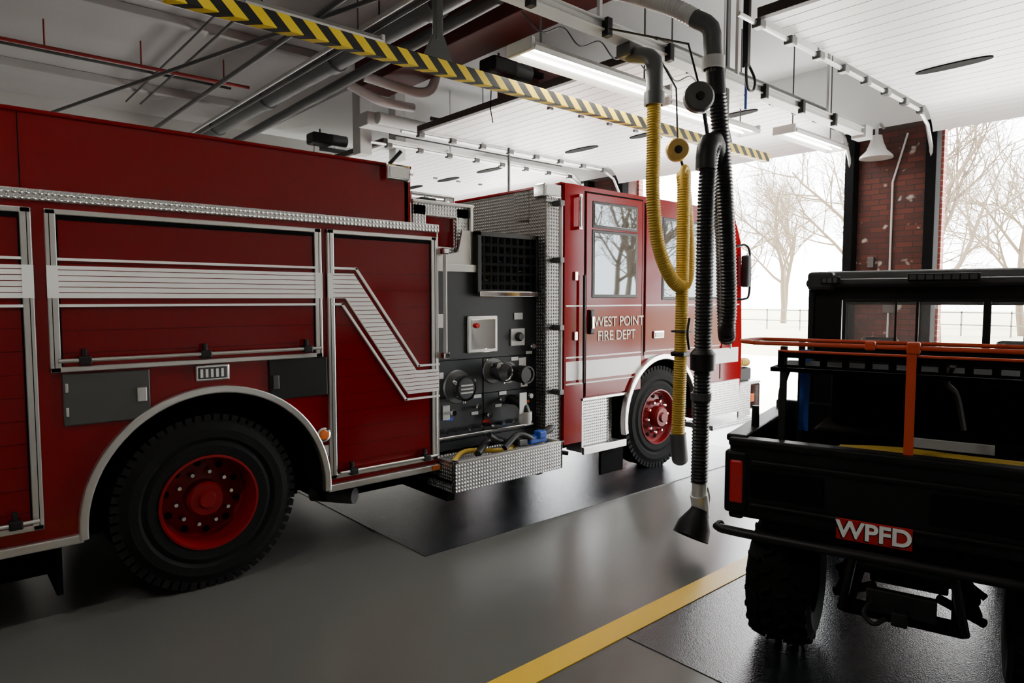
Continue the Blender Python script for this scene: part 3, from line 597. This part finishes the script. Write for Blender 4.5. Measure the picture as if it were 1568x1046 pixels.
boxes(T,'bumper',[(7.42,7.98,YS+.02,YB-.1,.40,.72)],'chrome',.02)
boxes(T,'bumper_tread',[(7.42,7.98,YS+.02,YB-.1,.72,.75),(7.42,7.7,YS+.0,YS+.02,.34,.74)],'dia',.005)
boxes(T,'bumper_box',[(7.5,7.9,YS+.1,YS+.55,.75,.92)],'black',.03)
hose(T,'bumper_hose',[(7.5,YS+.15,.97),(7.7,YS+.1,1.0),(7.9,YS+.2,.97),(7.85,YS+.4,.98)],.05,'yhose',.025)
boxes(T,'bumper_light',[(7.72,7.80,YS-.0,YS+.06,.5,.6)],'amber',.01)
boxes(T,'roof_bar',[(6.6,6.85,YS+.5,YB-.5,2.82,2.92)],'redlens',.03)
box(T,'hosebed_lamp',2.62,2.82,4.36,4.42,2.66,2.78,'chrome',.012); box(T,'hosebed_lamp_lens',2.64,2.80,4.352,4.36,2.68,2.76,'lens',.006)
pipe(T,'hosebed_lever',[(2.66,4.40,2.78),(2.74,4.36,2.88)],.016,'black',8)

# ------------------------------------------------------------------ UTV  (local x right, y forward)
th=math.radians(15.1)
Uv=group('utility_vehicle',(2.91,1.70,0),th-math.pi/2)
W=1.46
box(Uv,'tailgate',.0,W,-.035,.02,.74,1.12,'utv',.02)
boxes(Uv,'tailgate_ribs',[(.10,W-.10,-.05,-.03,.80,.825),(.10,W-.10,-.05,-.03,1.0,1.03),(.0,W,-.055,.03,1.085,1.125)],'utv',.01)
boxes(Uv,'tailgate_recess',[(.10,.42,-.045,-.03,.85,.98),(.82,1.36,-.045,-.03,.85,.98)],'blackm',.01)
boxes(Uv,'tail_lamps',[(.005,.07,-.05,.0,.81,1.02),(W-.07,W-.005,-.05,.0,.81,1.02)],'redlens',.012)
boxes(Uv,'tail_lamp_surround',[(-.02,.09,-.044,.02,.76,1.06),(W-.09,W+.02,-.044,.02,.76,1.06)],'utv',.015)
boxes(Uv,'bed_sides',[(-.01,.06,.0,.98,.72,1.11),(W-.06,W+.01,.0,.98,.72,1.11)],'utv',.015)
boxes(Uv,'bed_rails',[(-.02,.08,-.02,.98,1.10,1.135),(W-.08,W+.02,-.02,.98,1.10,1.135)],'utv',.01)
box(Uv,'bed_floor',.0,W,.0,.98,.74,.78,'utv'); box(Uv,'bed_front',.0,W,.95,1.0,.74,1.18,'utv',.01)
lathe(Uv,'bed_post',[(0,.11),(.018,.11),(.02,0)],(.05,.25,1.13),(0,0,1),'black',12)
box(Uv,'label_red',.475,.765,-.052,-.045,.728,.822,'redlens',.003)
text(Uv,'label_outline','WPFD',(.618,-.053,.771),.104,'blackm',.001,1.02,.045)  # black outline printed around the letters
text(Uv,'label_text','WPFD',(.62,-.055,.774),.102,'white',.002,1.02,.026)
pipe(Uv,'rear_bumper',[(-.03,-.06,.70),(.1,-.10,.69),(W-.1,-.10,.69),(W+.03,-.06,.70)],.022,'black',10,True)
boxes(Uv,'under_tailgate',[(.15,W-.15,-.02,.15,.66,.75)],'blackm',.02)
boxes(Uv,'frame_rails',[(.50,.55,0,2.8,.42,.50),(.91,.96,0,2.8,.42,.50),(.50,.96,0.0,.05,.38,.44),(.56,.90,.55,.95,.34,.62)],'blackm',.01)
for k,s in enumerate((.55,.91)):
    pipe(Uv,'brace_%d'%k,[(s,-.08,.68),(s+(.05 if k else -.05),.0,.40)],.018,'black',8)
boxes(Uv,'hitch',[(.70,.76,-.12,.1,.42,.48),(.6,.86,-.06,-.02,.44,.54)],'black',.006)
pipe(Uv,'hitch_ring',[(.62,-.08,.50),(.60,-.14,.46),(.64,-.14,.42),(.68,-.1,.44)],.01,'black',8,True)
for k,(a,b) in enumerate(((.42,.60),(W-.42,W-.60))):
    pipe(Uv,'arm_lo_%d'%k,[(a,.42,.30),(b,.35,.40)],.022,'blackm',8); pipe(Uv,'arm_up_%d'%k,[(a,.42,.42),(b,.5,.52)],.018,'blackm',8)
    pipe(Uv,'shock_%d'%k,[(a+(b-a)*.2,.38,.34),(b,.30,.72)],.03,'black',10)
    hose(Uv,'spring_%d'%k,[(a+(b-a)*.3,.37,.40),(a+(b-a)*.6,.34,.53),(a+(b-a)*.9,.31,.66)],.045,'blackm',.035)
pipe(Uv,'muffler',[(.55,.10,.60),(.92,.10,.60)],.05,'black',16)
def uwheel(s,h,nm):
    r=.33;w=.27
    lathe(Uv,nm+'_tyre',[(.16,.0),(.18,-.01),(.24,-.02),(.285,-.005),(r-.03,.03),(r-.018,w/2),(r-.03,w-.03),(.285,w+.005),(.24,w+.02),(.16,w)],(s-w/2,h,r),(1,0,0),'rubber',48)
    lathe(Uv,nm+'_rim',[(.165,.01),(.15,.03),(.12,.05),(.06,.04),(0,.04)],(s-w/2,h,r),(1,0,0),'black',32)
    lathe(Uv,nm+'_rim_in',[(0,w-.1),(.1,w-.1),(.155,w-.03),(.165,w)],(s-w/2,h,r),(1,0,0),'black',32)
    V=[];Fc=[]
    N=22
    rows=[(-w/2-.008,-w/2+.055,0,.055,-.05,.05),(-w/2+.07,-.015,.5,.045,.10,.02),(.015,w/2-.07,0,.045,-.02,-.10),(w/2-.055,w/2+.008,.5,.055,-.05,.05)]
    for i in range(N):
        for (xa,xb_,ph,dt,ta,tb) in rows:
            t=2*math.pi*(i+ph)/N; k=len(V)
            for xx,tw in ((xa,ta),(xb_,tb)):
                o_=abs(xx)>w/2
                r1=r-.022 if o_ else r; r0=r-.09 if o_ else r-.035
                for rr,ts in ((r0,-dt),(r0,dt),(r1,dt*.75),(r1,-dt*.75)):
                    V.append((s+xx,h+rr*math.cos(t+ts+tw),r+rr*math.sin(t+ts+tw)))
            Fc+=[tuple(j+k for j in f) for f in [(0,1,2,3),(7,6,5,4),(0,4,5,1),(1,5,6,2),(2,6,7,3),(3,7,4,0)]]
    add(nm+'_lugs',V,Fc,'rubber',Uv,False,.006)
uwheel(.19,.42,'wheel_rl'); uwheel(W-.19,.42,'wheel_rr'); uwheel(.19,2.35,'wheel_fl'); uwheel(W-.19,2.35,'wheel_fr')
boxes(Uv,'side_body',[(.02,.30,.95,1.95,.45,.78),(W-.30,W-.02,.95,1.95,.45,.78),(.3,W-.3,.95,2.0,.40,.5)],'utv',.03)
prism(Uv,'hood',[(1.95,.55),(2.85,.6),(2.85,.9),(2.5,1.05),(1.95,1.15)],.25,W-.25,'utv','X',.03)
boxes(Uv,'front_fenders',[(.0,.3,2.0,2.75,.72,.86),(W-.3,W,2.0,2.75,.72,.86)],'utv',.03)
boxes(Uv,'seat',[(.16,W-.16,1.05,1.55,.78,.92),(.16,W-.16,1.07,1.18,.9,1.42)],'black',.04)
boxes(Uv,'headrests',[(.42,.62,1.1,1.17,1.42,1.56),(1.06,1.22,1.1,1.17,1.42,1.56)],'black',.03)
boxes(Uv,'dash',[(.14,W-.14,1.95,2.1,.9,1.22)],'black',.03)
pipe(Uv,'steering_wheel',[(.45+.16*math.cos(t*math.pi/8),1.80+.06*math.sin(t*math.pi/8),1.2+.15*math.sin(t*math.pi/8)) for t in range(17)],.014,'black',8)
h0=1.0
boxes(Uv,'cab_rear_panel',[(.17,.335,h0,h0+.05,1.15,1.86),(1.26,W-.16,h0,h0+.05,1.15,1.86),(.335,1.26,h0,h0+.05,1.15,1.50),(.335,1.26,h0,h0+.05,1.775,1.86)],'utv')
boxes(Uv,'cab_rear_trim',[(.16,.19,h0-.02,h0+.07,1.12,1.86),(.34,.36,h0-.008,h0,1.50,1.775),(1.245,1.265,h0-.008,h0,1.50,1.775),(.34,1.26,h0-.008,h0,1.495,1.51),(.34,1.26,h0-.008,h0,1.765,1.78),(.60,.612,h0-.008,h0,1.5,1.775),(.70,.715,h0-.008,h0+.01,1.5,1.775),(1.00,1.035,h0-.008,h0+.02,1.5,1.775)],'black',.004)
box(Uv,'cab_rear_glass',.34,1.26,h0+.02,h0+.026,1.50,1.775,'clear')
for k,s in enumerate((.18,W-.18)):
    pipe(Uv,'rops_%d'%k,[(s,1.06,.8),(s,1.06,1.80),(s,1.2,1.87),(s,1.95,1.87),(s,2.15,1.75),(s,2.35,1.15)],.028,'black',10)
boxes(Uv,'rops_cross',[(.18,W-.18,1.04,1.08,1.78,1.82),(.18,W-.18,2.1,2.14,1.74,1.80)],'black')
box(Uv,'roof',.15,W-.15,.93,2.2,1.845,1.895,'utvroof',.02)
prism(Uv,'roof_crown',[(.96,1.89),(2.1,1.89),(1.95,1.94),(1.02,1.94)],.24,W-.24,'utvroof','X',.015)
boxes(Uv,'roof_corner_left',[(.16,.30,.92,1.02,1.83,1.935)],'utvroof',.02)
boxes(Uv,'roof_light_small',[(.235,.335,.895,.93,1.865,1.905)],'black',.006)
boxes(Uv,'roof_light_bar',[(.66,.98,.885,.93,1.875,1.915)],'black',.006)
boxes(Uv,'roof_light_leds',[(.67+.038*i,.70+.038*i,.88,.886,1.882,1.908) for i in range(8)]+[(.245+.028*i,.265+.028*i,.89,.896,1.872,1.898) for i in range(3)],'grey')
pipe(Uv,'handle_pillar',[(.20,.98,1.52),(.20,.96,1.50),(.20,.95,1.36)],.012,'black',8)
Lz=1.575
pipe(Uv,'litter_rim',[(.10,.0,Lz),(.04,.03,Lz+.003),(.02,.10,Lz+.003),(.02,.40,Lz-.005),(.08,.50,Lz-.01),(.5,.51,Lz-.01),(1.42,.51,Lz-.01),(1.5,.44,Lz),(1.5,.08,Lz),(1.42,.0,Lz),(.9,.0,Lz),(.5,-.0,Lz),(.10,.0,Lz)],.010,'orange',10,True)
pipe(Uv,'litter_rim_lower',[(.20,.02,Lz-.035),(.5,.01,Lz-.035),(1.42,.01,Lz-.035)],.006,'orange',8)
boxes(Uv,'litter_net_band',[(.2,1.42,.015,.02,1.51,1.535),(.2,1.42,.015,.02,1.465,1.478)]+[(.2+.09*i,.23+.09*i,.014,.021,1.47,1.54) for i in range(14)],'blackm')
box(Uv,'litter_base',.16,1.4,.05,.48,1.44,1.46,'blackm')
boxes(Uv,'orange_strap',[(.717,.753,-.012,-.006,1.05,1.58)],'orange')
boxes(Uv,'orange_clamp',[(.715,.765,-.02,.03,1.55,1.60),(.56,.60,-.02,.02,1.56,1.60)],'orange',.008)
boxes(Uv,'blue_strap',[(.22,.265,.45,.456,1.10,1.52)],'blue')
pipe(Uv,'litter_legs_a',[(.18,.25,1.12),(.16,.3,1.3),(.2,.28,1.45)],.014,'black',8,True)
boxes(Uv,'litter_posts',[(.20,.23,.5,.53,.78,1.56),(1.36,1.39,.5,.53,.78,1.56),(.20,.23,.06,.09,1.05,1.56)],'black',.004)
pipe(Uv,'grey_strap',[(.88,.1,1.50),(.86,.2,1.42),(.90,.3,1.35),(.93,.3,1.2)],.012,'grey',6,True)
boxes(Uv,'load_skid',[(.28,1.40,.45,.9,.80,1.12)],'blackm',.03)
boxes(Uv,'load_label',[(.72,1.05,.435,.45,1.075,1.12)],'sheet',.002)
boxes(Uv,'load_case',[(.34,1.36,.6,.9,1.12,1.42)],'blackm',.04)
pipe(Uv,'load_yellow_hose',[(.42,.12,1.085),(.6,.10,1.105),(.9,.12,1.10),(1.2,.12,1.09),(1.4,.2,1.08)],.018,'yhose',8,True)
pipe(Uv,'load_yellow_hose_b',[(.45,.20,1.08),(.7,.18,1.10),(1.0,.2,1.09),(1.38,.26,1.08)],.018,'yhose',8,True)

# ------------------------------------------------------------------ outdoors
g=group('ground_outside'); box(g,'apron',DX+.2,20,-25,40,-.2,-.01,'concrete'); box(g,'lawn',20,120,-80,120,-.2,-.02,'grass')
g=group('fence',(38,10,0))
boxes(g,'rails',[(38,38.05,-30,60,z,z+.05) for z in (.5,1.1)],'pole')
boxes(g,'posts',[(38,38.06,-30+2*i,-29.94+2*i,-.02,1.2) for i in range(45)],'pole')
def tree_curve(seed,h):
    rnd=random.Random(seed); c=bpy.data.curves.new('tree_branches','CURVE'); c.dimensions='3D'; c.bevel_depth=1; c.bevel_resolution=0; c.resolution_u=1; c.fill_mode='FULL'
    def br(p,d,L,r,lev):
        n=5; pts=[p.copy()]; q=p.copy(); dd=d.copy()
        for i in range(n):
            dd=(dd+Vector((rnd.uniform(-1,1),rnd.uniform(-1,1),rnd.uniform(-.5,.8)))*.16).normalized(); q=q+dd*(L/n); pts.append(q.copy())
        s=c.splines.new('POLY'); s.points.add(n)
        for i,pp in enumerate(pts): s.points[i].co=(*pp,1); s.points[i].radius=r*(1-.55*i/n)
        if lev==0: return
        k={4:6,3:6,2:5,1:5}[lev]
        for j in range(k):
            t=.35+.65*(j+rnd.random()*.6)/k; i=min(int(t*n),n-1); pp=pts[i].lerp(pts[i+1],min(1,t*n-i))
            a=dd.orthogonal().normalized(); a.rotate(Matrix.Rotation(rnd.uniform(0,6.28),3,dd))
            nd=(dd*.75+a*rnd.uniform(.5,1.0)+Vector((0,0,.15))).normalized()
            br(pp,nd,L*rnd.uniform(.5,.72),max(r*.45,.007),lev-1)
    br(Vector((0,0,0)),Vector((0,0,1)),h*.45,h*.015,4)
    c.materials.append(M['bark']); return c
tc=[tree_curve(3,11),tree_curve(8,9),tree_curve(21,12)]
tp=[(22,6.4,0,1),(24,1.4,1,1.1),(31,12.5,2,1),(27,9.6,1,1),(34,4.0,0,1.2),(33,-1.5,2,1.1),(46,17,0,1.2),(52,10,1,1.5),(48,24,2,1.2),(40,8,2,1),(20,-.6,0,.9),(60,30,0,1.6),(62,2,1,1.6),(45,-6,2,1.2),(38,22,1,1.1),(18,-6,1,1),(24,-10,0,1.1),(28,-15,2,1.1),(20,-12,1,1)]
for i,(x,y,k,s) in enumerate(tp):
    o=bpy.data.objects.new('bare_tree',tc[k]); COL.objects.link(o); o.location=(x,y,-.03); o.rotation_euler=(0,0,i*1.3); o.scale=(s,s,s)
# ------------------------------------------------------------------ world, sun, camera
w=bpy.data.worlds.new('World'); S.world=w; w.use_nodes=True
bg=w.node_tree.nodes['Background']; bg.inputs[0].default_value=(.95,.975,1,1); bg.inputs[1].default_value=17.0
sl=bpy.data.lights.new('sun','SUN'); sl.energy=30; sl.angle=.2; sl.color=(1,.97,.92)
so=bpy.data.objects.new('sun',sl); COL.objects.link(so); so.location=(20,0,20)
so.rotation_euler=Vector((-.40,.20,-.9)).to_track_quat('-Z','Y').to_euler()
f=1027.;p=math.atan(65/f);yaw=math.radians(48.6)
Fv=Vector((math.cos(yaw)*math.cos(p),math.sin(yaw)*math.cos(p),-math.sin(p)))
Uu=Vector((math.cos(yaw)*math.sin(p),math.sin(yaw)*math.sin(p),math.cos(p))); Rr=Vector((math.sin(yaw),-math.cos(yaw),0))
cd=bpy.data.cameras.new('camera'); cd.sensor_width=36; cd.lens=36*f/1568; cd.clip_end=300; cd.clip_start=.05
co=bpy.data.objects.new('camera',cd); COL.objects.link(co)
mm=Matrix((Rr,Uu,-Fv)).transposed().to_4x4(); mm.translation=Vector((0,0,1.78)); co.matrix_world=mm
S.camera=co
